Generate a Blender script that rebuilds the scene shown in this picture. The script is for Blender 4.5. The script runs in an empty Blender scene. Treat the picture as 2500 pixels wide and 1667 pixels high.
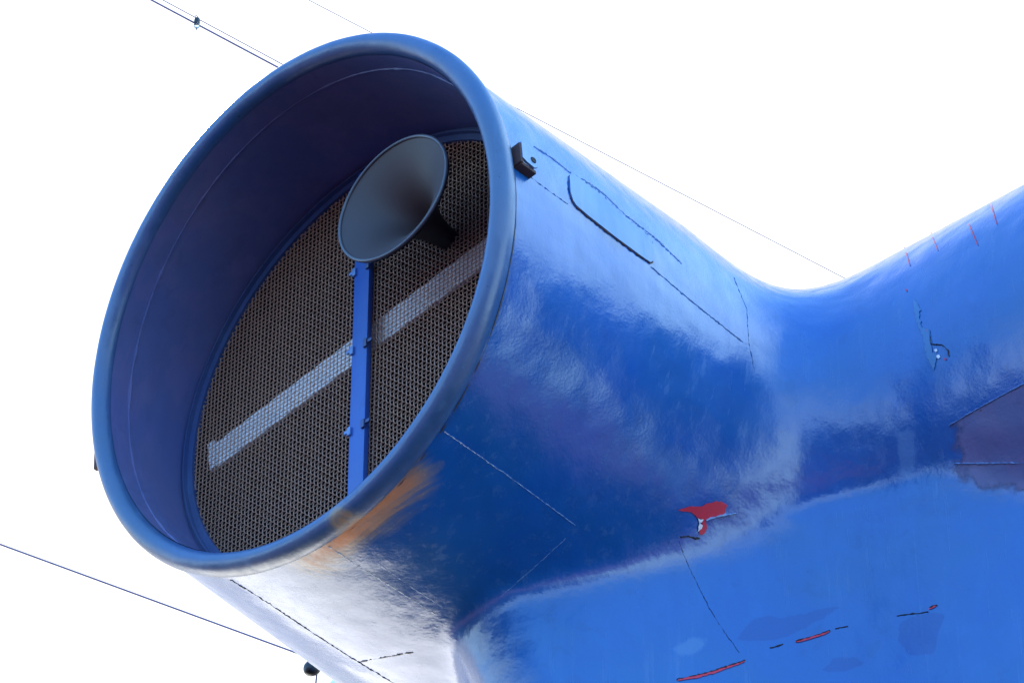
import bpy, bmesh, math, random
import numpy as np
from mathutils import Vector, Matrix
from mathutils.geometry import tessellate_polygon

random.seed(7); np.random.seed(7)
C = bpy.context.scene.collection
scene = bpy.context.scene
PI = math.pi
R = math.radians

# ------------------------------------------------------------------ camera
PITCH = R(40.59)
CAM = np.array([0.0, 0.0, 1.65])
cam_d = bpy.data.cameras.new('camera'); cam_d.lens = 150; cam_d.sensor_width = 36
cam_d.clip_start = 0.1; cam_d.clip_end = 5000
cam = bpy.data.objects.new('camera', cam_d); C.objects.link(cam)
cam.location = CAM; cam.rotation_euler = (PI / 2 + PITCH, 0, 0)
scene.camera = cam

# ------------------------------------------------------------------ world, sun, exposure
SUN_EL, SUN_AZ = R(50), R(-22)          # azimuth from +Y towards +X
scene.view_settings.view_transform = 'Standard'
scene.view_settings.look = 'None'
scene.view_settings.gamma = 1
scene.view_settings.use_curve_mapping = False
scene.view_settings.exposure = 0.7
world = bpy.data.worlds.new('World'); scene.world = world; world.use_nodes = True
wt = world.node_tree; wt.nodes.clear()


class NT:
    """small helper to write node maths"""
    def __init__(s, t): s.t = t
    def n(s, kind, **kw):
        x = s.t.nodes.new(kind)
        for k, v in kw.items(): setattr(x, k, v)
        return x
    def put(s, sock, v):
        if isinstance(v, (int, float)): sock.default_value = v
        elif isinstance(v, (tuple, list)): sock.default_value = v if len(v) == len(sock.default_value) else (*v, 1)[:len(sock.default_value)]
        else: s.t.links.new(v, sock)
    def m(s, op, a, b=0.0, c=0.0):
        x = s.n('ShaderNodeMath', operation=op)
        s.put(x.inputs[0], a); s.put(x.inputs[1], b); s.put(x.inputs[2], c)
        return x.outputs[0]
    def ss(s, v, lo, hi, a=0.0, b=1.0):
        x = s.n('ShaderNodeMapRange', interpolation_type='SMOOTHSTEP')
        s.put(x.inputs[0], v); s.put(x.inputs[1], lo); s.put(x.inputs[2], hi); s.put(x.inputs[3], a); s.put(x.inputs[4], b)
        return x.outputs[0]
    def mix(s, f, a, b, mode='MIX'):
        x = s.n('ShaderNodeMix', data_type='RGBA', blend_type=mode)
        s.put(x.inputs[0], f); s.put(x.inputs[6], a); s.put(x.inputs[7], b)
        return x.outputs[2]
    def noise(s, vec, scale, detail=4, rough=.55, out=0):
        x = s.n('ShaderNodeTexNoise')
        if vec is not None: s.put(x.inputs['Vector'], vec)
        x.inputs['Scale'].default_value = scale; x.inputs['Detail'].default_value = detail
        x.inputs['Roughness'].default_value = rough
        return x.outputs[out]
    def mapping(s, vec, scale=(1, 1, 1), rot=(0, 0, 0)):
        x = s.n('ShaderNodeMapping'); s.put(x.inputs[0], vec)
        x.inputs['Scale'].default_value = scale; x.inputs['Rotation'].default_value = rot
        return x.outputs[0]
    def attr(s, name):
        return s.n('ShaderNodeAttribute', attribute_name=name).outputs['Fac']


W = NT(wt)
tc = W.n('ShaderNodeTexCoord').outputs['Generated']
sp = W.n('ShaderNodeSeparateXYZ'); W.put(sp.inputs[0], tc)
dx, dy, dz = sp.outputs
sky = W.n('ShaderNodeTexSky', sky_type='NISHITA', sun_disc=False)
sky.sun_elevation = SUN_EL; sky.sun_rotation = SUN_AZ; sky.air_density = 1.0; sky.dust_density = 2.0; sky.ozone_density = 2.0
wob = W.noise(tc, 5, 4)
el = W.m('MULTIPLY', W.m('ARCSINE', dz), 180 / PI)
az = W.m('MULTIPLY', W.m('ARCTAN2', dx, dy), 180 / PI)
elw = W.m('ADD', el, W.m('MULTIPLY', W.m('SUBTRACT', wob, .5), 7))
# bright thin cloud in front, clear blue sky to the sides and behind the viewer, milky towards the horizon
front = W.ss(dy, .40, .64)
low = W.m('POWER', W.ss(elw, 28, 1), 1.5)
blue_sky = W.mix(.6, sky.outputs[0], (4.2, 12.6, 28.5))
high = W.ss(el, 40, 75, 1, .6)
hv = W.n('ShaderNodeCombineXYZ')
for q in range(3): W.put(hv.inputs[q], high)
blue_sky = W.mix(1.0, blue_sky, hv.outputs[0], 'MULTIPLY')
bank = W.m('MULTIPLY', W.m('MULTIPLY', W.ss(az, 25, 60), W.ss(az, 128, 100)), W.m('MULTIPLY', W.ss(elw, 72, 40), W.ss(wob, .25, .6, .55, 1)))
blue_sky = W.mix(bank, blue_sky, (14, 23, 31))
skyc = W.mix(W.m('MULTIPLY', low, W.ss(dy, -.8, -.15, .42, .92)), blue_sky, (18, 25.5, 30))
skyc = W.mix(front, skyc, (9.5, 9.7, 10))
# below the horizon: water and quay (dark), a sunlit white deck ahead
low_right = W.mix(W.ss(elw, -24, -48), (.45, .6, 1.1), (.03, .04, .09))
added_glare = W.m('MULTIPLY', W.m('MULTIPLY', W.ss(az, 97, 108), W.ss(az, 160, 140)), W.ss(elw, -22, -16))  # bright zone added low at right to give the duct corner pale reflections
low_right = W.mix(added_glare, low_right, (14, 21.5, 25))
pink = W.m('MULTIPLY', W.ss(elw, -14, -24), W.ss(elw, -36, -28))
low_right = W.mix(pink, low_right, (4.0, 2.3, 3.9))
deckm = W.m('MULTIPLY', W.m('MULTIPLY', W.ss(az, 10, 5), W.ss(az, -52, -38)), W.ss(elw, -46, -41))
lowc = W.mix(deckm, low_right, (40, 39.6, 38))
col = W.mix(W.ss(elw, -1.2, 1.2), lowc, skyc)
bg = W.n('ShaderNodeBackground'); W.put(bg.inputs[0], col); bg.inputs[1].default_value = 0.1
wo = W.n('ShaderNodeOutputWorld'); wt.links.new(bg.outputs[0], wo.inputs[0])

sun_d = bpy.data.lights.new('sun', 'SUN'); sun_d.energy = 2.0; sun_d.angle = R(.6); sun_d.color = (1, .95, .88)
sun = bpy.data.objects.new('sun', sun_d); C.objects.link(sun)
sdir = Vector((math.sin(SUN_AZ) * math.cos(SUN_EL), math.cos(SUN_AZ) * math.cos(SUN_EL), math.sin(SUN_EL)))
sun.rotation_euler = sdir.to_track_quat('Z', 'Y').to_euler()

# ------------------------------------------------------------------ frames
# the left-hand duct runs level; local axes: u into the duct, v level towards the viewer's right, z up
F0 = 10416.67                            # focal length in pixels of a 2500 px wide frame
XR = np.array([1., 0, 0]); YU = np.array([0, -math.sin(PITCH), math.cos(PITCH)]); ZF = np.array([0, math.cos(PITCH), math.sin(PITCH)])
def ray(px, py):
    d = (px - 1250) / F0 * XR - (py - 833.5) / F0 * YU + ZF
    return d / np.linalg.norm(d)
S = 2500 / 2352
def at(px, py, depth):
    """point of the world seen at pixel (px, py), `depth` metres along the view axis"""
    d = (px - 1250) / F0 * XR - (py - 833.5) / F0 * YU + ZF
    return CAM + d * depth
A = np.array([.6613, .7501, 0.]); A /= np.linalg.norm(A)
G = np.array([A[1], -A[0], 0.]); Z = np.array([0, 0, 1.])
M = at(679.35 * S, 689.8 * S, 14.67)     # centre of the mouth
MK1, MK2 = -.019, -.128                  # rake of the mouth plane
def w(u, v, z): return M + np.multiply.outer(u, A) + np.multiply.outer(v, G) + np.multiply.outer(z, Z)
def loc(P):
    D = P - M
    return D @ A, D @ G, D[..., 2]

# ------------------------------------------------------------------ shape of the casing as a distance field
RT = .980
UJ = 2.485
BETA = R(89.0)
DA = np.array([math.cos(BETA), math.sin(BETA), 0])
COLX, COLY, COLR = 1.05, -.93, R(-6.5)
COLA, COLB, COLK = 2.12, .80, .24
COLC = (UJ + .6613 * COLX + .7501 * COLY, .7501 * COLX - .6613 * COLY)
def smin(a, b, k):
    h = np.maximum(k - np.abs(a - b), 0) / k
    return np.minimum(a, b) - h * h * h * k / 6
def sdf(P):
    u, v, z = P[..., 0], P[..., 1], P[..., 2]
    uu = u - np.minimum(u, UJ + .1)
    tube = np.sqrt(uu ** 2 + v ** 2 + z ** 2) - (.976 + .05 * np.clip(u / 1.1, 0, 1))
    t = np.clip((u - UJ) * DA[0] + v * DA[1], 0, 9)
    arm = np.sqrt((u - UJ - t * DA[0]) ** 2 + (v - t * DA[1]) ** 2 + z ** 2) - RT
    # column: a long rounded box in plan with a rounded top that ends inside the ducts
    x, y = u * .6613 + v * .7501 - UJ * .6613 - COLX, u * .7501 - v * .6613 - UJ * .7501 - COLY
    ca, sa = math.cos(COLR), math.sin(COLR)
    e1, e2 = x * ca + y * sa, -x * sa + y * ca
    e2 = e2 - .25 * np.exp(-((e1 + .92) / .60) ** 2)
    q1, q2 = np.abs(e1) - COLA + COLK + np.where(e1 < 0, .40 * np.clip(-z - .95, 0, 1.5), 0), np.abs(e2) - COLB + COLK
    side = np.sqrt(np.maximum(q1, 0) ** 2 + np.maximum(q2, 0) ** 2) + np.minimum(np.maximum(q1, q2), 0) - COLK
    rt = .10; top = z + .50 + rt; side = side + rt
    col = np.minimum(np.maximum(side, top), 0) + np.sqrt(np.maximum(side, 0) ** 2 + np.maximum(top, 0) ** 2) - rt
    d = smin(tube, arm, .68 - .42 * np.clip((z - .1) / .8, 0, 1))
    return smin(d, col, .13)
def sgrad(P, e=2e-3):
    g = np.stack([sdf(P + np.eye(3)[i] * e) - sdf(P - np.eye(3)[i] * e) for i in range(3)], -1)
    return g / (np.linalg.norm(g, axis=-1, keepdims=True) + 1e-9)
ROT = np.stack([A, G, Z], 1)             # local -> world
def hit(px, py, off=0.0):
    """where the sight line through a pixel meets the casing (world point, world normal)"""
    o = np.array(loc(CAM)); d = ROT.T @ ray(px, py)
    t = 11.0
    for _ in range(200):
        s = float(sdf(o + d * t))
        t += s * .8
        if abs(s) < 1e-4 or t > 30: break
    P = o + d * t
    n = sgrad(P[None])[0]
    P = P + n * off
    return w(*P), ROT @ n

def surface_nets(lo, hi, h):
    nx, ny, nz = [int((b - a) / h) + 2 for a, b in zip(lo, hi)]
    xs = lo[0] + h * np.arange(nx); ys = lo[1] + h * np.arange(ny); zs = lo[2] + h * np.arange(nz)
    f = np.empty((nx, ny, nz), np.float32)
    for i in range(nx):
        P = np.stack(np.broadcast_arrays(xs[i], ys[:, None], zs[None, :]), -1)
        f[i] = sdf(P)
    s = f < 0
    c = np.zeros((nx - 1, ny - 1, nz - 1), np.int8)
    for i in (0, 1):
        for j in (0, 1):
            for k in (0, 1):
                c += s[i:nx - 1 + i, j:ny - 1 + j, k:nz - 1 + k]
    act = (c > 0) & (c < 8)
    idx = -np.ones(act.shape, np.int64); ii = np.argwhere(act); idx[act] = np.arange(len(ii))
    V = np.array(lo) + h * (ii + .5)
    for _ in range(4):
        dd = sdf(V); V = V - sgrad(V) * dd[:, None] * .95
    Q = []
    for ax in range(3):
        sl0 = [slice(1, -1)] * 3; sl1 = [slice(1, -1)] * 3
        sl0[ax] = slice(0, -1); sl1[ax] = slice(1, None)
        a, b = s[tuple(sl0)], s[tuple(sl1)]
        e = np.argwhere(a != b)
        off = np.array([1, 1, 1]); off[ax] = 0
        e = e + off                       # grid index of edge start
        flip = a[tuple((e - off).T)]
        o1, o2 = [q for q in range(3) if q != ax]
        def cell(d1, d2):
            q = e.copy(); q[:, o1] -= d1; q[:, o2] -= d2
            return idx[tuple(q.T)]
        q = np.stack([cell(1, 1), cell(0, 1), cell(0, 0), cell(1, 0)], 1)
        if ax == 1: flip = ~flip
        q[~flip] = q[~flip][:, ::-1]
        Q.append(q)
    return V, np.concatenate(Q)

# ------------------------------------------------------------------ mesh helpers
def link(name, me, mat=None, parent=None):
    o = bpy.data.objects.new(name, me); C.objects.link(o)
    if mat: me.materials.append(mat)
    if parent is not None:
        o.parent = parent
        b = Vector((0, 0, 0)); q = parent
        while q is not None: b += q.location; q = q.parent
        me.transform(Matrix.Translation(-b))
    return o
def mesh(name, V, F, mat=None, parent=None, smooth=True):
    me = bpy.data.meshes.new(name)
    V = np.asarray(V, float)
    me.from_pydata(V.tolist(), [], F if isinstance(F, list) else F.tolist())
    if smooth: me.polygons.foreach_set('use_smooth', [True] * len(me.polygons))
    me.update()
    return link(name, me, mat, parent)
def tag(o, label, cat, group=None, kind=None):
    o['label'] = label; o['category'] = cat
    if group: o['group'] = group
    if kind: o['kind'] = kind
    return o
def thing(name, label, cat, at_, group=None):
    o = bpy.data.objects.new(name, None); C.objects.link(o); o.location = Vector(at_); o.empty_display_size = .1
    bpy.context.view_layer.update()
    return tag(o, label, cat, group)
class MB:
    def __init__(s): s.V = []; s.F = []; s.n = 0
    def add(s, V, F):
        V = np.asarray(V, float); F = np.asarray(F) if not isinstance(F, list) else F
        for f in F: s.F.append([int(i) + s.n for i in f])
        s.V.append(V); s.n += len(V)
    def tube(s, P, r, n=8, caps=True):
        P = np.asarray(P, float); m = len(P)
        rr = np.broadcast_to(np.asarray(r, float), (m,))
        T = np.gradient(P, axis=0); T /= np.linalg.norm(T, axis=1, keepdims=True) + 1e-12
        ref = np.array([0, 0, 1.]) if abs(T[0][2]) < .9 else np.array([1., 0, 0])
        N = np.cross(T, ref); N /= np.linalg.norm(N, axis=1, keepdims=True) + 1e-12
        B = np.cross(T, N)
        a = np.arange(n) * 2 * PI / n
        V = (P[:, None] + rr[:, None, None] * (np.cos(a)[None, :, None] * N[:, None] + np.sin(a)[None, :, None] * B[:, None])).reshape(-1, 3)
        i = np.arange(m - 1)[:, None] * n; j = np.arange(n)[None]; k = (j + 1) % n
        F = np.stack([i + j, i + k, i + n + k, i + n + j], -1).reshape(-1, 4).tolist()
        if caps: F += [list(range(n))[::-1], list(range((m - 1) * n, m * n))]
        s.add(V, F)
    def box(s, c, X, Y, Zv):
        c, X, Y, Zv = map(np.asarray, (c, X, Y, Zv))
        V = [c + a * X + b * Y + d * Zv for a in (-1, 1) for b in (-1, 1) for d in (-1, 1)]
        F = [[0, 1, 3, 2], [4, 6, 7, 5], [0, 4, 5, 1], [2, 3, 7, 6], [0, 2, 6, 4], [1, 5, 7, 3]]
        s.add(V, F)
    def lathe(s, o, ax, prof, n=96, e1=None):
        """prof: list of (along, radius); closed loops not capped"""
        ax = np.asarray(ax, float); ax = ax / np.linalg.norm(ax)
        e1 = np.cross(ax, [0, 0, 1.] if abs(ax[2]) < .95 else [1., 0, 0]) if e1 is None else e1; e1 = e1 / np.linalg.norm(e1); e2 = np.cross(ax, e1)
        a = np.arange(n) * 2 * PI / n
        p = np.asarray(prof, float); m = len(p)
        V = (np.asarray(o) + p[:, None, 0, None] * ax + p[:, None, 1, None] * (np.cos(a)[None, :, None] * e1 + np.sin(a)[None, :, None] * e2)).reshape(-1, 3)
        i = np.arange(m - 1)[:, None] * n; j = np.arange(n)[None]; k = (j + 1) % n
        F = np.stack([i + j, i + k, i + n + k, i + n + j], -1).reshape(-1, 4)
        s.add(V, F.tolist())
    def build(s, name, mat=None, parent=None, smooth=True, bevel=0):
        o = mesh(name, np.concatenate(s.V), s.F, mat, parent, smooth)
        if smooth or bevel:
            bm = bmesh.new(); bm.from_mesh(o.data)
            if bevel: bmesh.ops.bevel(bm, geom=bm.edges[:], offset=bevel, segments=2, affect='EDGES', profile=.6)
            bmesh.ops.recalc_face_normals(bm, faces=bm.faces)
            bm.to_mesh(o.data); bm.free()
            o.data.polygons.foreach_set('use_smooth', [True] * len(o.data.polygons))
            o.data.set_sharp_from_angle(angle=R(38))
        return o
def resample(pts, step):
    pts = np.asarray(pts, float); out = [pts[0]]
    for a, b in zip(pts[:-1], pts[1:]):
        n = max(1, int(np.linalg.norm(b - a) / step))
        for i in range(1, n + 1): out.append(a + (b - a) * i / n)
    return np.array(out)
def set_attr(o, name, vals):
    at_ = o.data.attributes.new(name, 'FLOAT', 'POINT'); at_.data.foreach_set('value', np.asarray(vals, np.float32))
def seg_dist(P, pts):
    d = np.full(len(P), 1e9); tt = np.zeros(len(P)); L = 0
    for a, b in zip(pts[:-1], pts[1:]):
        ab = b - a; l = np.linalg.norm(ab)
        t = np.clip(((P - a) @ ab) / (l * l), 0, 1)
        q = np.linalg.norm(P - a - t[:, None] * ab, axis=1)
        m = q < d; d[m] = q[m]; tt[m] = (L + t * l)[m]; L += l
    return d, tt / L

# ------------------------------------------------------------------ materials
def principled(name):
    m = bpy.data.materials.new(name); m.use_nodes = True
    t = m.node_tree; b = t.nodes['Principled BSDF']
    return m, NT(t), b
def plain(name, col, rough=.5, metal=0, var=.25, scale=30):
    m, N, b = principled(name)
    p = N.n('ShaderNodeTexCoord').outputs['Object']
    n = N.noise(p, scale, 5)
    c = N.mix(n, tuple(x * (1 - var) for x in col), tuple(min(1, x * (1 + var)) for x in col))
    N.put(b.inputs['Base Color'], c); b.inputs['Roughness'].default_value = rough; b.inputs['Metallic'].default_value = metal
    bu = N.n('ShaderNodeBump'); bu.inputs['Strength'].default_value = .15; bu.inputs['Distance'].default_value = .003
    N.put(bu.inputs['Height'], n); N.put(b.inputs['Normal'], bu.outputs[0])
    return m
def blue_paint(name, base=(.006, .086, .335), rough=.15, dirt=.5, rust=False, bump=1.0, worn=(.085, .20, .40)):
    m, N, b = principled(name)
    p = N.n('ShaderNodeTexCoord').outputs['Object']
    big = N.noise(p, 1.7, 5, .6); mid = N.noise(p, 9, 6, .6); fine = N.noise(p, 60, 4)
    run = N.noise(N.mapping(p, (26, 26, 1.6)), 1.0, 5, .65)          # rain streaks, running down
    c = N.mix(N.ss(big, .35, .7), base, tuple(x * k for x, k in zip(base, (1.5, 1.12, .9))))
    wear = N.m('MULTIPLY', N.ss(run, .52, .78), N.ss(big, .42, .62))
    c = N.mix(N.m('MULTIPLY', wear, .38), c, worn)
    line_ = N.ss(N.noise(N.mapping(p, (75, 75, 1.3)), 1.0, 3, .5), .66, .74)
    c = N.mix(N.m('MULTIPLY', N.m('MULTIPLY', line_, N.ss(big, .38, .6)), .28), c, worn)
    mott = N.ss(N.noise(N.mapping(p, (7, 7, 2.6)), 1.0, 6, .62), .46, .60)
    c = N.mix(N.m('MULTIPLY', mott, .15), c, tuple(x * k for x, k in zip(base, (3.5, 1.6, 1.25))))
    patch = N.ss(mid, .60, .64)
    c = N.mix(N.m('MULTIPLY', patch, .16), c, tuple(x * .5 for x in base))
    speck = N.ss(N.noise(p, 85, 2, .5), .73, .78)
    c = N.mix(N.m('MULTIPLY', speck, dirt), c, (.015, .02, .035))
    r = N.m('ADD', rough, N.m('ADD', N.m('MULTIPLY', N.m('ADD', mid, wear), .10), N.m('MULTIPLY', N.ss(run, .35, .75), .09)))
    if rust:
        a = N.attr('rust')
        cv_ = N.n('ShaderNodeCombineXYZ'); N.put(cv_.inputs[0], N.m('MULTIPLY', N.attr('rust_d'), 55)); N.put(cv_.inputs[1], N.m('MULTIPLY', N.attr('rust_t'), 2.2)); N.put(cv_.inputs[2], N.m('MULTIPLY', N.noise(p, 6, 3), 1.5)); cv_ = cv_.outputs[0]
        rn = N.m('ADD', a, N.m('MULTIPLY', N.m('SUBTRACT', N.noise(cv_, 1.0, 5, .6), .5), .6))
        halo = N.ss(rn, .08, .5); core = N.ss(rn, .25, .85)
        halo = N.m('MULTIPLY', halo, N.ss(a, .02, .15))
        c = N.mix(N.m('MULTIPLY', halo, .6), c, (.34, .27, .10))
        c = N.mix(N.m('MULTIPLY', core, .9), c, (.66, .21, .04))
        r = N.m('ADD', r, N.m('MULTIPLY', core, .35))
        g = N.attr('grime')
        gn = N.m('MULTIPLY', g, N.ss(N.noise(p, 9, 5, .6), .32, .55))
        c = N.mix(N.m('MULTIPLY', gn, .85), c, (.025, .026, .04))
        pn = N.m('MULTIPLY', N.m('SUBTRACT', N.noise(p, 11, 6, .6), .5), .9)
        tf = N.ss(N.m('ADD', N.attr('touch'), pn), .47, .56)
        c = N.mix(N.m('MULTIPLY', tf, .6), c, (.006, .045, .24))
        pn2 = N.m('MULTIPLY', N.m('SUBTRACT', N.noise(N.mapping(p, (9, 9, 2.2)), 1.0, 6, .65), .5), 1.2)
        cf = N.ss(N.m('ADD', N.attr('chalk'), pn2), .42, .75)
        c = N.mix(N.m('MULTIPLY', cf, .42), c, (.085, .21, .42))
        r = N.m('ADD', r, N.m('MULTIPLY', cf, .1))
    N.put(b.inputs['Base Color'], c); N.put(b.inputs['Roughness'], r)
    b.inputs['IOR'].default_value = 1.62
    dent = N.m('MULTIPLY', N.noise(p, 8.5, 3, .5), N.m('ADD', .10, N.m('MULTIPLY', N.attr('crumple'), .24)))
    h = N.m('ADD', N.m('ADD', dent, N.m('MULTIPLY', N.noise(p, 3.2, 2, .5), 1.0)), N.m('ADD', N.m('MULTIPLY', N.noise(p, 22, 3, .5), .045), N.m('MULTIPLY', N.noise(p, 95, 2, .5), .03)))
    bu = N.n('ShaderNodeBump'); bu.inputs['Strength'].default_value = .55 * bump; bu.inputs['Distance'].default_value = .03
    N.put(bu.inputs['Height'], h); N.put(b.inputs['Normal'], bu.outputs[0])
    return m

paint = blue_paint('blue_ship_paint', rust=True)
paint_rim = blue_paint('blue_rim_paint', base=(.026, .082, .205), rough=.3, rust=True, bump=1.0, dirt=.9)
paint_in = blue_paint('blue_lining_paint', base=(.068, .100, .27), rough=.5, dirt=.3, bump=.6)
paint_bar = blue_paint('blue_bar_paint', base=(.013, .085, .36), rough=.4, bump=.4)
paint_fl = blue_paint('blue_flange_paint', base=(.025, .06, .18), rough=.45, dirt=.8, bump=.6)
dark_in = plain('dark_duct_interior', (.035, .022, .020), .8)
wire_m = plain('mesh_wire', (.40, .24, .16), .5, .1, .35, 60)
white_m = plain('weathered_white_paint', (.86, .86, .86), .55, 0, .35, 14)
seam_dark = plain('dark_seam_dirt', (.02, .017, .022), .8)
crack_m = plain('paint_crack', (.012, .045, .14), .7)
seam_blue = plain('weld_bead_paint', (.13, .24, .46), .25, 0, .3, 40)
seam_glint = plain('weld_bead_glints', (.42, .48, .58), .2, 0, .5, 90)  # white glints along the bead, painted in as base colour
weld_grey = plain('grimy_weld', (.07, .065, .06), .5, 0, .8, 60)
rust_m = plain('rusty_steel', (.075, .035, .030), .8, 0, .5, 25)
red_m = plain('red_primer', (.62, .014, .04), .45, 0, .15, 20)
horn_m = plain('grey_horn_enamel', (.052, .037, .038), .55, 0, .08, 6)
horn_dark = plain('dark_horn_body', (.012, .011, .013), .5)
black_m = plain('black_plastic', (.009, .009, .010), .45)
cable_m = plain('cable_sheath', (.16, .14, .26), .6)
wire_g = plain('steel_stay', (.26, .24, .33), .5)
dome_m = plain('white_gelcoat', (.8, .8, .8), .35, 0, .05)

# ------------------------------------------------------------------ the funnel
base_pt = w(3.20, .30, -3.2)
funnel = thing('ship_funnel', 'weathered blue ship funnel duct with round raked mouth, mesh screen and side arm', 'ship funnel', base_pt)

V, Q = surface_nets((-.25, -1.2, -3.2), (4.6, 4.2, 1.25), .019)
du = V[:, 0] - (MK1 * V[:, 1] + MK2 * V[:, 2])
keep = ~(du[Q] < 0.0).all(1)
Q = Q[keep]
used = np.unique(Q); remap = -np.ones(len(V), int); remap[used] = np.arange(len(used))
V = V[used]; Q = remap[Q]
VW = w(V[:, 0], V[:, 1], V[:, 2])
casing = mesh('casing', VW, Q, paint, funnel)
nrm = ROT @ sgrad(V[:1])[0]
if Vector(nrm).dot(casing.data.polygons[0].normal) < 0 and False: casing.data.flip_normals()

# rust streak under the lip, dirt round the lip and under the access plate
def hl(pts, off=0.0, s=1.0): return np.array([hit(x * s, y * s, off)[0] for x, y in pts])
rust_line = hl([(822, 1316), (870, 1272), (930, 1226), (1000, 1180), (1075, 1135)])
rust2 = hl([(770, 1360), (845, 1296), (930, 1235), (990, 1175)])
def rust_of(P):
    d, t = seg_dist(P, rust_line); d2, t2 = seg_dist(P, rust2)
    a = np.clip(1 - d / (.092 - .05 * t), 0, 1) * (1.0 - .72 * t ** 1.5)
    return np.clip(np.maximum(a, .62 * np.clip(1 - d2 / .16, 0, 1)), 0, 1), d, t
r_, d_, t_ = rust_of(VW)
set_attr(casing, 'rust', r_); set_attr(casing, 'rust_d', d_); set_attr(casing, 'rust_t', t_)
gr = np.clip(1 - (V[:, 0] - MK1 * V[:, 1] - MK2 * V[:, 2]) / .07, 0, 1)
cov = hl([(1399, 501), (1433, 528), (1498, 579), (1563, 627), (1585, 642)])
dcov, _ = seg_dist(VW, cov)
set_attr(casing, 'grime', np.clip(gr * .7 + .6 * np.clip(1 - dcov / .07, 0, 1), 0, 1))

# plating buckled along the joint between ducts and column
joint = hl([(1085, 1500), (1180, 1560), (1300, 1530), (1500, 1480), (1640, 1400), (1780, 1330), (1950, 1250), (2150, 1200), (2500, 1195)])
j2 = hl([(1150, 1520), (1190, 1600), (1210, 1660)])
set_attr(casing, 'crumple', np.clip(1.2 - np.minimum(seg_dist(VW, joint)[0], seg_dist(VW, j2)[0]) / .28, 0, 1))
# touched up and chalky patches of paint (shapes that stay put on the plating)
def px_of(P):
    D = P - CAM; k = D @ ZF
    return np.stack([1250 + F0 * (D @ XR) / k, 833.5 - F0 * (D @ YU) / k], -1)
PX = px_of(VW)
def inside(pts):
    pts = np.array(pts, float); c = np.zeros(len(PX), bool)
    for (x1, y1), (x2, y2) in zip(pts, np.roll(pts, -1, 0)):
        c ^= ((y1 > PX[:, 1]) != (y2 > PX[:, 1])) & (PX[:, 0] < (x2 - x1) * (PX[:, 1] - y1) / (y2 - y1 + 1e-9) + x1)
    d = seg_dist(PX, np.concatenate([pts, pts[:1]]))[0]
    return np.where(c, d, -d)
def patchfield(polys, soft=20):
    f = np.full(len(PX), -1e3)
    for q in polys: f = np.maximum(f, inside(q))
    return np.clip(.5 + f / (2 * soft), 0, 1)
set_attr(casing, 'touch', patchfield([[(2186, 1560), (2200, 1520), (2260, 1492), (2310, 1500), (2290, 1545), (2278, 1592), (2225, 1604)], [(2005, 1638), (2035, 1606), (2080, 1600), (2110, 1612), (2136, 1622), (2100, 1630), (2040, 1640)],
    [(1802, 1560), (1836, 1512), (1930, 1500), (2060, 1470), (2010, 1510), (1920, 1558), (1860, 1566)]]))
set_attr(casing, 'chalk', patchfield([[(2186, 1062), (2206, 1046), (2234, 1050), (2238, 1110), (2232, 1172), (2196, 1178), (2186, 1120)], [(1620, 1588), (1690, 1556), (1730, 1552), (1726, 1580), (1680, 1600)]]))

# rim: rolled lip round the raked mouth
n = 512; a_ = np.arange(n) * 2 * PI / n; k = 28; b_ = np.arange(k) * 2 * PI / k
RC, RM = .960, .0405
rv = RC * np.cos(a_); rz = RC * np.sin(a_); ru = MK1 * rv + MK2 * rz
Cn = w(ru, rv, rz); rad = np.cos(a_)[:, None] * G + np.sin(a_)[:, None] * Z
jit = 1 + .006 * np.interp(a_, np.linspace(0, 2 * PI, 60), np.random.randn(60) * .6)
RV = (Cn[:, None] + RM * jit[:, None, None] * (np.cos(b_)[None, :, None] * rad[:, None] + 1.15 * np.sin(b_)[None, :, None] * A)).reshape(-1, 3)
i = np.arange(n)[:, None]; j = np.arange(k)[None]
RF = np.stack([i * k + j, i * k + (j + 1) % k, ((i + 1) % n) * k + (j + 1) % k, ((i + 1) % n) * k + j], -1).reshape(-1, 4)
rim = mesh('rim', RV, RF, paint_rim, funnel)
rp = hl([(835, 1265), (870, 1265), (850, 1290)])
set_attr(rim, 'rust', np.clip(1 - seg_dist(RV, rp)[0] / .075, 0, 1) * .6)
set_attr(rim, 'rust_d', seg_dist(RV, rp)[0]); set_attr(rim, 'rust_t', seg_dist(RV, rp)[1])
gp = hl([(560, 1405), (640, 1400), (740, 1370), (850, 1310), (960, 1220), (1080, 1060)])
set_attr(rim, 'grime', np.clip(1 - seg_dist(RV, gp)[0] / .07, 0, 1))

mb = MB(); th = np.linspace(0, 2 * PI, 500); rj = .979
mb.tube(w(MK1 * rj * np.cos(th) + MK2 * rj * np.sin(th) + .044, rj * np.cos(th), rj * np.sin(th)), .0035 * (1 + .4 * np.interp(th, np.linspace(0, 2 * PI, 160), np.random.randn(160)).clip(-1, 2)), 6, False)
mb.build('weld_seam', plain('lip_seam_dirt', (.035, .035, .05), .6, 0, .6, 30), funnel)

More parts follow.
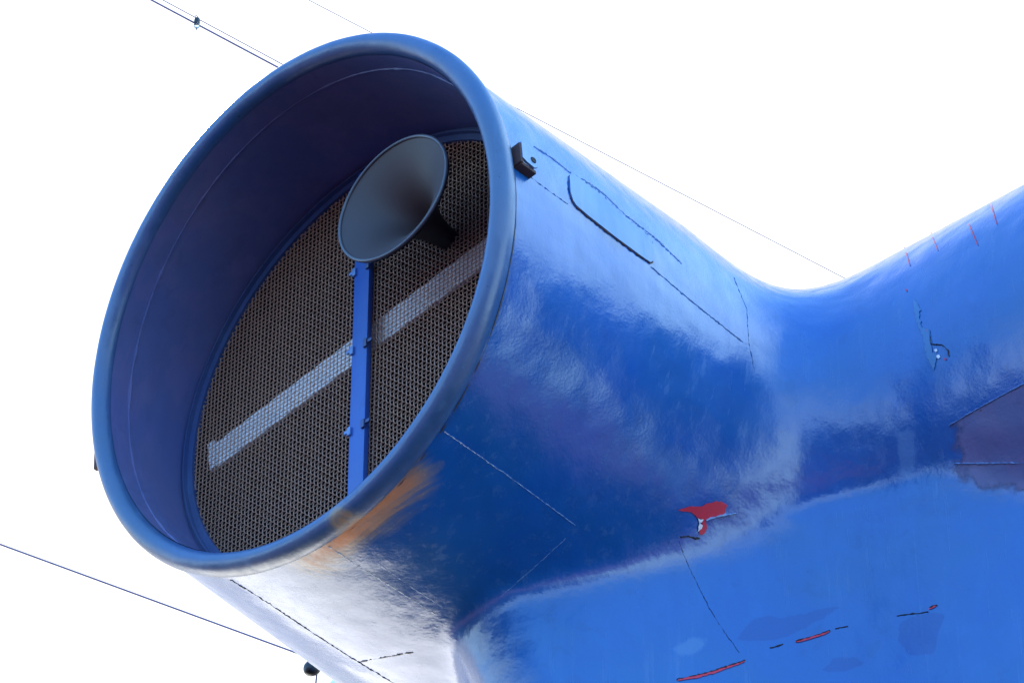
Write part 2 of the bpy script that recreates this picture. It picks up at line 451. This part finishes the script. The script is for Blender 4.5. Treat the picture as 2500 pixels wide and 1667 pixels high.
# lining, from the lip to the screen
RL = .918
DG = .386
uu = np.linspace(0, 1, 14); aa = np.arange(256) * 2 * PI / 256
def duct(r, u0f, u1f, nu=14, na=256):
    aa = np.arange(na) * 2 * PI / na; v = r * np.cos(aa); z = r * np.sin(aa)
    u0 = u0f(v, z); u1 = u1f(v, z)
    V = np.concatenate([w(u0 + (u1 - u0) * t, v, z) for t in np.linspace(0, 1, nu)])
    i = np.arange(nu - 1)[:, None] * na; j = np.arange(na)[None]; k = (j + 1) % na
    F = np.stack([i + j, i + k, i + na + k, i + na + j], -1).reshape(-1, 4)
    return V, F
Vv, Ff = duct(RL, lambda v, z: MK1 * v + MK2 * z - .005, lambda v, z: DG + .03 + 0 * v)
mesh('lining', Vv, Ff, paint_in, funnel)
mb = MB()
th = np.linspace(0, 2 * PI, 400)
rr = .0022 + .0026 * np.abs(np.interp(th, np.linspace(0, 2 * PI, 130), np.random.randn(130)))
rl = RL - .001
mb.tube(w(MK1 * rl * np.cos(th) + MK2 * rl * np.sin(th) + .085, rl * np.cos(th), rl * np.sin(th)), rr, 6, False)
mb.build('weld_seam', paint_in, funnel)
Vv, Ff = duct(.93, lambda v, z: DG + .02 + 0 * v, lambda v, z: 1.75 + 0 * v, 4, 128)
c0 = len(Vv); Vv = np.concatenate([Vv, [w(1.75, 0, 0)]])
Ff = Ff.tolist() + [[3 * 128 + q, 3 * 128 + (q + 1) % 128, c0] for q in range(128)]
mesh('duct_interior', Vv, Ff, dark_in, funnel)

# ring flange carrying the screen
mb = MB()
mb.lathe(w(DG, 0, 0), A, [(-.012, RL + .004), (-.012, .868), (.012, .868), (.012, RL + .004)], 200)
mb.lathe(w(DG, 0, 0), A, [(-.012, .893), (-.03, .893), (-.03, .899), (-.012, .899)], 200)
mb.build('flange', paint_fl, funnel)

# screen: two half panels of crimped wire
PIT = .0186; VB = -.034; HB = .036
wr = .0019
def panel(side):
    root = MB()
    v0, v1 = (VB + HB - .012, .885) if side > 0 else (-.885, VB - HB + .012)
    vs = np.arange(math.ceil(v0 / PIT), math.floor(v1 / PIT) + 1)
    for kx in vs:                                     # upright wires
        x = kx * PIT; zz = math.sqrt(max(.88 ** 2 - x * x, 0))
        if zz < .02: continue
        q = np.arange(math.ceil(-zz / PIT * 2), math.floor(zz / PIT * 2) + 1)
        z = q * PIT / 2
        sgn = np.where(q % 2 == 0, 1 - 2 * ((q // 2 + kx) % 2), 0)
        P = w(DG + .0019 * sgn, x + .0009 * np.sin(q * PI / 2 + kx * PI) + .0012 * np.sin(z * 7 + kx), z)
        root.tube(P, wr, 4, False)
    zs = np.arange(math.ceil(-.88 / PIT), math.floor(.88 / PIT) + 1)
    for kz in zs:                                     # level wires
        z0 = kz * PIT; xx = math.sqrt(max(.88 ** 2 - z0 * z0, 0))
        a0, a1 = max(v0, -xx), min(v1, xx)
        if a1 - a0 < .02: continue
        q = np.arange(math.ceil(a0 / PIT * 4), math.floor(a1 / PIT * 4) + 1)
        x = q * PIT / 4
        P = w(DG - .0019 * np.cos(x / PIT * PI + kz * PI), x, z0 + .0030 * np.sin(x / PIT * 2 * PI + .6) + .001 * np.sin(x * 6 + kz))
        root.tube(P, wr, 4, False)
    o = root.build('screen_panel', wire_m, funnel)
    # flat edge strip behind the wire along the bar
    f = MB(); zz = .84
    xe = VB + side * (HB + .012)
    f.box(w(DG + .006, xe, 0), A * .002, G * (.014 if side < 0 else .006), Z * zz)
    f.build('edge_strip', white_m if side < 0 else rust_m, o, False)
    return o
pl = panel(-1); pr = panel(1)
# centre bar
mb = MB(); mb.box(w(DG - .018, VB, -.005), A * .012, G * HB, Z * .888)
bar = mb.build('centre_bar', paint_bar, funnel, True, .003)
for zc in (.40, .035, -.33):                 # latches either side of the bar
    for s_, pp in ((-1, pl), (1, pr)):
        mb = MB(); x = VB + s_ * (HB - .004)
        mb.box(w(DG - .034, x, zc), A * .005, G * .008, Z * .018)
        mb.box(w(DG - .030, x + s_ * .016, zc + .006), A * .004, G * .012, Z * .007)
        mb.build('latch', seam_blue if s_ < 0 else paint_fl, pp, True, .002)
# brace behind the screen
mb = MB(); al = R(9.5)
d1 = math.cos(al) * G + math.sin(al) * Z; d2 = -math.sin(al) * G + math.cos(al) * Z
mb.box(w(DG + .035, .01, .125), d1 * .83, d2 * .060, A * .006)
mb.box(w(DG + .025, .01, .125) - d1 * .82, d1 * .016, d2 * .066, A * .008)
mb.build('brace', white_m, funnel, False)
mb = MB(); mb.box(w(DG + .22, .56, -.42), G * .05, A * .02, Z * .28)
mb.build('pipe_bracket', plain('dull_grey_paint', (.16, .17, .19), .6), funnel, False)

# access plate welded on the duct
def decal(name, pts, mat, parent, off=.003, thick=0, fade=0, ragged=0.0, side=None, size=18):
    pts = resample(list(pts) + [pts[0]], 5 if ragged else 14)[:-1]
    if ragged:
        q = len(pts); d = np.roll(pts, -1, 0) - np.roll(pts, 1, 0); nn_ = np.stack([d[:, 1], -d[:, 0]], 1); nn_ /= np.linalg.norm(nn_, axis=1, keepdims=True) + 1e-9
        pts = pts + nn_ * (np.random.randn(q) * ragged)[:, None]
    ring = np.concatenate([pts, pts[:1]])
    tri = tessellate_polygon([[Vector((x, y, 0)) for x, y in pts]])
    bm = bmesh.new(); vs = [bm.verts.new((x, y, 0)) for x, y in pts]
    for t in tri:
        try: bm.faces.new([vs[q] for q in t])
        except ValueError: pass
    for _ in range(6):
        L = [e for e in bm.edges if e.calc_length() > size]
        if not L: break
        bmesh.ops.subdivide_edges(bm, edges=L, cuts=1); bmesh.ops.triangulate(bm, faces=bm.faces)
    nn = []; fa = []
    for v in bm.verts:
        p2 = np.array([[v.co.x, v.co.y]])
        if fade:
            f_ = min(1, float(seg_dist(p2, ring)[0][0]) / fade)
            if side: f_ = side(v.co.x, v.co.y)
            fa.append(f_)
        P, nv = hit(v.co.x, v.co.y, off + thick)
        v.co = Vector(P); nn.append(Vector(nv))
    bm.normal_update()
    bm.verts.index_update()
    avg = sum((f.normal for f in bm.faces), Vector())
    if avg.dot(sum(nn, Vector())) < 0: bmesh.ops.reverse_faces(bm, faces=bm.faces)
    if thick:
        be = [e for e in bm.edges if e.is_boundary]
        r = bmesh.ops.extrude_edge_only(bm, edges=be)
        for v in [g for g in r['geom'] if isinstance(g, bmesh.types.BMVert)]:
            L_ = np.array(loc(np.array(v.co))); g_ = ROT @ sgrad(L_[None])[0]
            v.co -= Vector(g_) * (thick + off + .004)
        bmesh.ops.recalc_face_normals(bm, faces=bm.faces)
    me = bpy.data.meshes.new(name); bm.to_mesh(me); bm.free()
    me.polygons.foreach_set('use_smooth', [True] * len(me.polygons))
    o = link(name, me, mat, parent)
    if fade: set_attr(o, 'fade', fa)
    if thick: o.data.set_sharp_from_angle(angle=R(50))
    return o
def fading(mat, scale=30):
    """ragged edges: the layer breaks up where its fade value runs out"""
    N = NT(mat.node_tree); b = mat.node_tree.nodes['Principled BSDF']
    p = N.n('ShaderNodeTexCoord').outputs['Object']
    f = N.m('ADD', N.attr('fade'), N.m('MULTIPLY', N.m('SUBTRACT', N.noise(p, scale, 6, .65), .5), 1.3))
    N.put(b.inputs['Alpha'], N.m('MULTIPLY', N.ss(f, .25, .7), N.ss(N.attr('fade'), 0, .2)))
    return mat
plate = [(1388, 432), (1392, 428), (1402, 430), (1425, 446), (1464, 474), (1522, 533), (1562, 560), (1578, 574), (1590, 593), (1594, 620), (1592, 638), (1585, 642), (1563, 627), (1498, 579), (1433, 528), (1405, 504), (1397, 492), (1390, 470)]
paint_plate = blue_paint('faded_plate_paint', base=(.085, .20, .40), rough=.4, rust=False, bump=.6)
ap = decal('access_plate', plate, paint_plate, funnel, .002, .004)
# seams and scars
def seam(name, pts, mat, parent, r=.004, off=.0, jitter=.5, gaps=0.0, step=5, wob=1.0):
    P = resample(pts, step)
    P = P + np.random.randn(*P.shape) * wob * .5
    W_ = np.array([hit(x, y, off)[0] for x, y in P])
    rr = r * np.clip(1 + jitter * np.random.randn(len(P)), .25, 2.2)
    mb = MB(); run = []
    for q in range(len(P)):
        if gaps and random.random() < gaps:
            if len(run) > 1: mb.tube(W_[run], rr[run], 6)
            run = []
        else: run.append(q)
    if len(run) > 1: mb.tube(W_[run], rr[run], 6)
    return mb.build(name, mat, parent)
pe = plate[17:] + plate[:1]
seam('rust_edge', [(1390, 470), (1397, 494), (1405, 506), (1433, 530), (1498, 581), (1563, 629), (1585, 644), (1592, 640)], rust_m, ap, .0018, .002, .9)
seam('rust_edge', [(1390, 470), (1387, 445), (1389, 431), (1401, 429)], crack_m, ap, .0016, .003, .6)
seam('rust_edge', [(1404, 431), (1425, 447), (1464, 475), (1522, 534), (1562, 561), (1578, 575), (1590, 594), (1593, 620)], crack_m, ap, .002, .004, .7)
seam('weld_seam', [(1297, 434), (1340, 466), (1386, 499)], crack_m, funnel, .0012, 0, .7)
seam('weld_seam', [(1590, 652), (1700, 745), (1814, 835)], seam_blue, funnel, .0026, 0, .3)
seam('weld_seam', [(1304, 358), (1350, 388), (1393, 423)], seam_blue, funnel, .003, 0, .3)
seam('weld_seam', [(1420, 436), (1470, 470), (1530, 528), (1594, 577), (1664, 643)], seam_blue, funnel, .003, 0, .4)
seam('crack', [(1791, 676), (1823, 755), (1828, 835), (1842, 905)], crack_m, funnel, .0010, 0, .5)
seam('weld_seam', [(1084, 1052), (1250, 1168), (1403, 1281)], seam_blue, funnel, .0017, 0, .5)
seam('weld_seam', [(802, 1334), (880, 1384), (970, 1440), (1063, 1499)], seam_glint, funnel, .0017, .0, .9)
seam('weld_seam', [(923, 1374), (1000, 1430), (1080, 1481)], seam_blue, funnel, .0012, 0, .6)
seam('weld_seam', [(563, 1414), (650, 1468), (740, 1528), (850, 1600), (967, 1670)], weld_grey, funnel, .0015, .0004, .7, .0)
seam('weld_seam', [(880, 1614), (950, 1602), (1008, 1591)], weld_grey, funnel, .0018, -.0006, 1.2, .0)
seam('weld_seam', [(1222, 1456), (1300, 1388), (1382, 1313)], seam_blue, funnel, .0010, 0, .6)
seam('crack', [(1658, 1322), (1672, 1360), (1690, 1400), (1710, 1440), (1730, 1480), (1760, 1530), (1805, 1592)], crack_m, funnel, .0011, 0, .5)
# red primer where the paint has flaked
K = .12755
def chip(pts): return [(1580 + x * K, 1180 + y * K) for x, y in pts]
decal('paint_chip', chip([(575, 510), (640, 485), (800, 440), (920, 435), (1000, 440), (1120, 390), (1230, 350), (1320, 335), (1400, 350), (1530, 415), (1480, 500), (1480, 590), (1350, 625), (1200, 665), (1120, 710), (1135, 870), (1100, 940), (1040, 985), (985, 960), (990, 900), (1040, 790), (1050, 700), (960, 650), (900, 590), (830, 545), (700, 530)]), red_m, funnel, .003, ragged=.7)
decal('paint_chip', chip([(970, 670), (1060, 680), (1040, 740), (1000, 745), (1050, 800), (1030, 860), (990, 890), (960, 920), (970, 830), (985, 760)]), white_m, funnel, .0045, ragged=1.2)
seam('flaked_edge', chip([(1110, 710), (1200, 670), (1350, 628), (1480, 595), (1690, 565)]), seam_blue, funnel, .004, .004, .3)
seam('flaked_edge', chip([(640, 1020), (780, 1005), (880, 1040), (1000, 1045)]), seam_dark, funnel, .003, .001, .3)
def scratch(pts, wdt):
    pts = np.array(pts, float); t = np.linspace(-1, 1, len(pts))
    hw = wdt * (1 - t ** 2) ** .5 + .6
    return np.concatenate([pts + np.stack([0 * hw, hw], 1), (pts - np.stack([0 * hw, hw * .4], 1))[::-1]])
for pts, wd in (([(1652, 1660), (1700, 1651), (1740, 1640), (1775, 1628), (1818, 1614)], 3.6), ([(1942, 1567), (1980, 1556), (2010, 1547), (2026, 1541)], 3.0), ([(2268, 1487), (2280, 1480), (2287, 1479)], 3.2)):
    decal('paint_chip', scratch(resample(pts, 8), wd), red_m, funnel, .003, ragged=.5)
    seam('crack', [(x + 1, y - wd * .7) for x, y in pts], seam_dark, funnel, .0018, .003, .5)
seam('crack', [(2190, 1503), (2215, 1499), (2240, 1497), (2266, 1493)], seam_dark, funnel, .0018, .001, .3)
seam('crack', [(1880, 1581), (1912, 1572)], seam_dark, funnel, .0025, .001, .3)
seam('crack', [(2040, 1534), (2070, 1528)], seam_dark, funnel, .002, .001,   .3)
for x, y, x2, y2 in ((2208, 603, 2222, 649), (2272, 566, 2290, 612), (2366, 548, 2388, 600), (2212, 706, 2214, 712), (2420, 500, 2434, 548)):
    decal('paint_chip', scratch(resample([(x, y), ((x + x2) / 2, (y + y2) / 2), (x2, y2)], 6) , 1.2) if False else [(x - 1.6, y), (x + 1.8, y), (x2 + 1.2, y2), (x2 - 1, y2)], red_m, funnel, .003)
scar = blue_paint('pale_scar_paint', base=(.04, .16, .36), rough=.5, bump=1)
decal('paint_scar', [(2231, 730), (2238, 742), (2250, 757), (2244, 770), (2252, 800), (2270, 805), (2276, 850), (2288, 868), (2282, 905), (2262, 870), (2254, 820), (2240, 790), (2234, 760)], scar, funnel, .003, ragged=1.6, size=8)
for x, y, q in ((2286, 856, 4), (2292, 871, 5), (2309, 877, 3), (2264, 806, 3)):
    decal('paint_chip', [(x - q, y - q * .6), (x + q * .4, y - q), (x + q, y + q * .3), (x, y + q), (x - q * .7, y + q * .5)], white_m if q != 3 else red_m, funnel, .003)
seam('crack', [(2269, 815), (2274, 841), (2300, 842), (2316, 856), (2318, 870)], seam_dark, funnel, .002, .002, .3)
# knee plate between arm and column, with a purple reflection painted into its colour
paint_knee = fading(blue_paint('dirty_knee_reflection_paint', base=(.065, .080, .22), rough=.4, dirt=.9, bump=1.2, worn=(.16, .15, .28)), 16)
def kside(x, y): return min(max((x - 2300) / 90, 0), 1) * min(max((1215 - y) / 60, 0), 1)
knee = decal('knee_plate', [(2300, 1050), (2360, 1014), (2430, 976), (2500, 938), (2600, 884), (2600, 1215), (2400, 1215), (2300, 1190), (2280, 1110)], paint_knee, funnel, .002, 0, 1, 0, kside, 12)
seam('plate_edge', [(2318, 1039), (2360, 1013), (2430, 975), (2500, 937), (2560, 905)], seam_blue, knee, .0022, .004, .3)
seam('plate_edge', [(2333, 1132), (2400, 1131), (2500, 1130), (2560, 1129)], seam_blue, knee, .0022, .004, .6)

# lifting lugs behind the lip
def lug(px, py):
    P, nv = hit(px, py)
    n_ = np.array(nv); tt = A - n_ * (A @ n_); tt /= np.linalg.norm(tt); ss = np.cross(n_, tt)
    if ss[2] > 0: ss = -ss                                      # ss points down round the duct
    mb = MB(); mb.box(P + n_ * .016, n_ * .021, ss * .046, tt * .007)
    o = mb.build('lifting_lug', rust_m, funnel, True, .003)
    out = [(-.050, .0), (-.048, .06), (-.018, .076), (.024, .074), (.040, .056), (.036, .02), (.028, .0)]
    m2 = MB(); V = [P + ss * a + tt * b + n_ * h for h in (.032, .041) for a, b in out]; q = len(out)
    m2.add(V, [list(range(q))[::-1], list(range(q, 2 * q))] + [[i, (i + 1) % q, q + (i + 1) % q, q + i] for i in range(q)])
    m2.build('lug_face', paint_plate, o, True)
    m3 = MB(); m3.lathe(P + n_ * .0415 + tt * .052 + ss * .006, n_, [(.0, .0001), (.003, .011), (-.004, .015)], 16)
    m3.build('lug_hole', seam_dark, o)
    m4 = MB(); m4.box(P + n_ * .012 + ss * .044 + tt * .036, n_ * .020, ss * .007, tt * .036)
    m4.build('lug_web', rust_m, o, True, .002)
    return o
lug(1254, 386)
# the lug on the far flank, seen edge on beyond the lip
th0 = PI + R(3)
cv, cz = RT * math.cos(th0), RT * math.sin(th0); n_ = math.cos(th0) * G + math.sin(th0) * Z; ss = -math.sin(th0) * G + math.cos(th0) * Z
mb = MB(); mb.box(w(.10, cv, cz) + n_ * .05, n_ * .05, ss * .06, A * .009)
mb.build('lifting_lug', rust_m, funnel, True, .003)

# ------------------------------------------------------------------ horn
HD = .10
def on_plane(px, py, u0):
    d = ray(px, py); t = ((M - CAM) @ A + u0) / (d @ A)
    return CAM + d * t
HC = on_plane(902 * S, 455 * S, HD)
horn = thing('ship_horn', 'grey flared horn bell hanging before the mesh screen inside the blue mouth', 'horn', HC)
rb = .246
x = np.linspace(0, .42, 26)
ri = .03 + (rb - .03) * (1 - x / .42) ** 4.2
inn = [(float(a), float(b)) for a, b in zip(x, ri)][::-1]
mb = MB(); mb.lathe(HC, A, [(.42, .0005)] + inn , 128)
mb.build('bell', horn_m, horn)
mb = MB(); t_ = np.linspace(0, 2 * PI, 13)
mb.lathe(HC, A, [(float(.007 * math.cos(q)), float(rb + .004 + .007 * math.sin(q))) for q in t_], 128)
mb.build('bell_lip', plain('worn_horn_lip', (.075, .072, .085), .25, 0, .3, 12), horn)
mb = MB(); mb.lathe(HC, A, [(.008, rb + .008)] + [(float(a) + .012, float(b) + .007) for a, b in zip(x, ri)] + [(.44, .05), (.60, .05), (.60, .001)], 96)
mb.build('horn_body', horn_dark, horn)

# ------------------------------------------------------------------ rigging
def line(name, label, cat, pts, r, mat, group=None, sag=0.0):
    P0 = [at(*p) for p in pts]
    P = resample(np.array(P0), .25)
    t = np.linspace(0, 1, len(P)); P[:, 2] -= sag * 4 * t * (1 - t)
    mb = MB(); mb.tube(P, r, 8)
    o = mb.build(name, mat, None)
    return tag(o, label, cat, group)
DZ = 19.0
line('light_cable', 'thick festoon light cable crossing the sky upper left', 'cable', [(180, -97, DZ), (368, 0, DZ), (684, 168, DZ), (900, 283, DZ)], .0042, cable_m)
line('support_wire', 'thin wire above the festoon cable, lamp clipped to it', 'wire', [(180, -115, DZ), (396, 0, DZ), (694, 160, DZ), (900, 270, DZ)], .0022, cable_m)
line('stay_wire', 'thin stay wire running behind the top of the blue duct', 'wire', [(500, -130, 22), (752, 0, 22), (1291, 280, 22), (2052, 674, 22), (2300, 803, 22)], .0023, wire_g)
line('guy_wire', 'dark guy wire sloping down at lower left behind the duct', 'wire', [(-200, 1256, 18.5), (0, 1328, 18.5), (735, 1597, 18.5), (1000, 1700, 18.5)], .0040, cable_m)
# festoon lamp
LP = at(481, 52, DZ)
lamp = thing('festoon_lamp', 'small black and clear lamp clipped to the wire upper left', 'lamp', LP)
mb = MB(); mb.lathe(LP, -Z, [(-.014, .0005), (-.014, .011), (-.008, .0135), (.014, .0135), (.018, .012), (.018, .0005)], 20)
mb.build('lamp_cap', black_m, lamp)
gm, N, b = principled('clear_bulb_glass'); b.inputs['Transmission Weight'].default_value = 1; b.inputs['Roughness'].default_value = .05; b.inputs['Base Color'].default_value = (.85, .85, .87, 1)
mb = MB(); mb.lathe(LP, -Z, [(.018, .010), (.024, .0135), (.033, .0135), (.041, .009), (.044, .004), (.055, .0025), (.056, .0003)], 20)
mb.build('bulb', gm, lamp)
mb = MB()
for s_ in (-1, 1): mb.tube([LP + Z * .012 + XR * s_ * .006, LP + Z * .026 + XR * (s_ * .006 - .004), LP + Z * .036 + XR * (-.006)], .0016, 6)
mb.build('clip', black_m, lamp)

# dark bowl floodlight on a thin post, half hidden behind the duct
BP = at(764, 1627, 18.0)
bowl = thing('bowl_light', 'dark bowl shaped fitting on a thin post below the white duct belly', 'light fitting', BP)
tilt = np.array([.45, .35, .82]); tilt /= np.linalg.norm(tilt)
q = np.linspace(PI / 2, PI, 14)
mb = MB(); mb.lathe(BP, tilt, [(.004, .0005), (.004, .0355)] + [(float(.052 * math.cos(t_)), float(.0365 * math.sin(t_)) + .0002) for t_ in q], 32)
mb.build('bowl', black_m, bowl)
mb = MB(); mb.tube([at(774, 1640, 18.0), at(771, 1668, 18.0), at(765, 1720, 18.0), at(760, 1790, 18.0)], .0035, 8); mb.build('post', cable_m, bowl)
# white radome far behind
DP = at(905, 1740, 24)
rd = thing('radome', 'white dome half seen below the pale underside of the duct', 'radome', DP)
q = np.linspace(0.001, PI * .62, 30)
mb = MB(); mb.lathe(DP, Z, [(float(.30 * math.cos(t_)), float(.30 * math.sin(t_))) for t_ in q], 64); mb.build('dome', dome_m, rd)
mb = MB(); mb.lathe(DP, Z, [(-.11, .25), (-.16, .25), (-.16, .06), (-.9, .06)], 48); mb.build('pedestal', dome_m, rd)
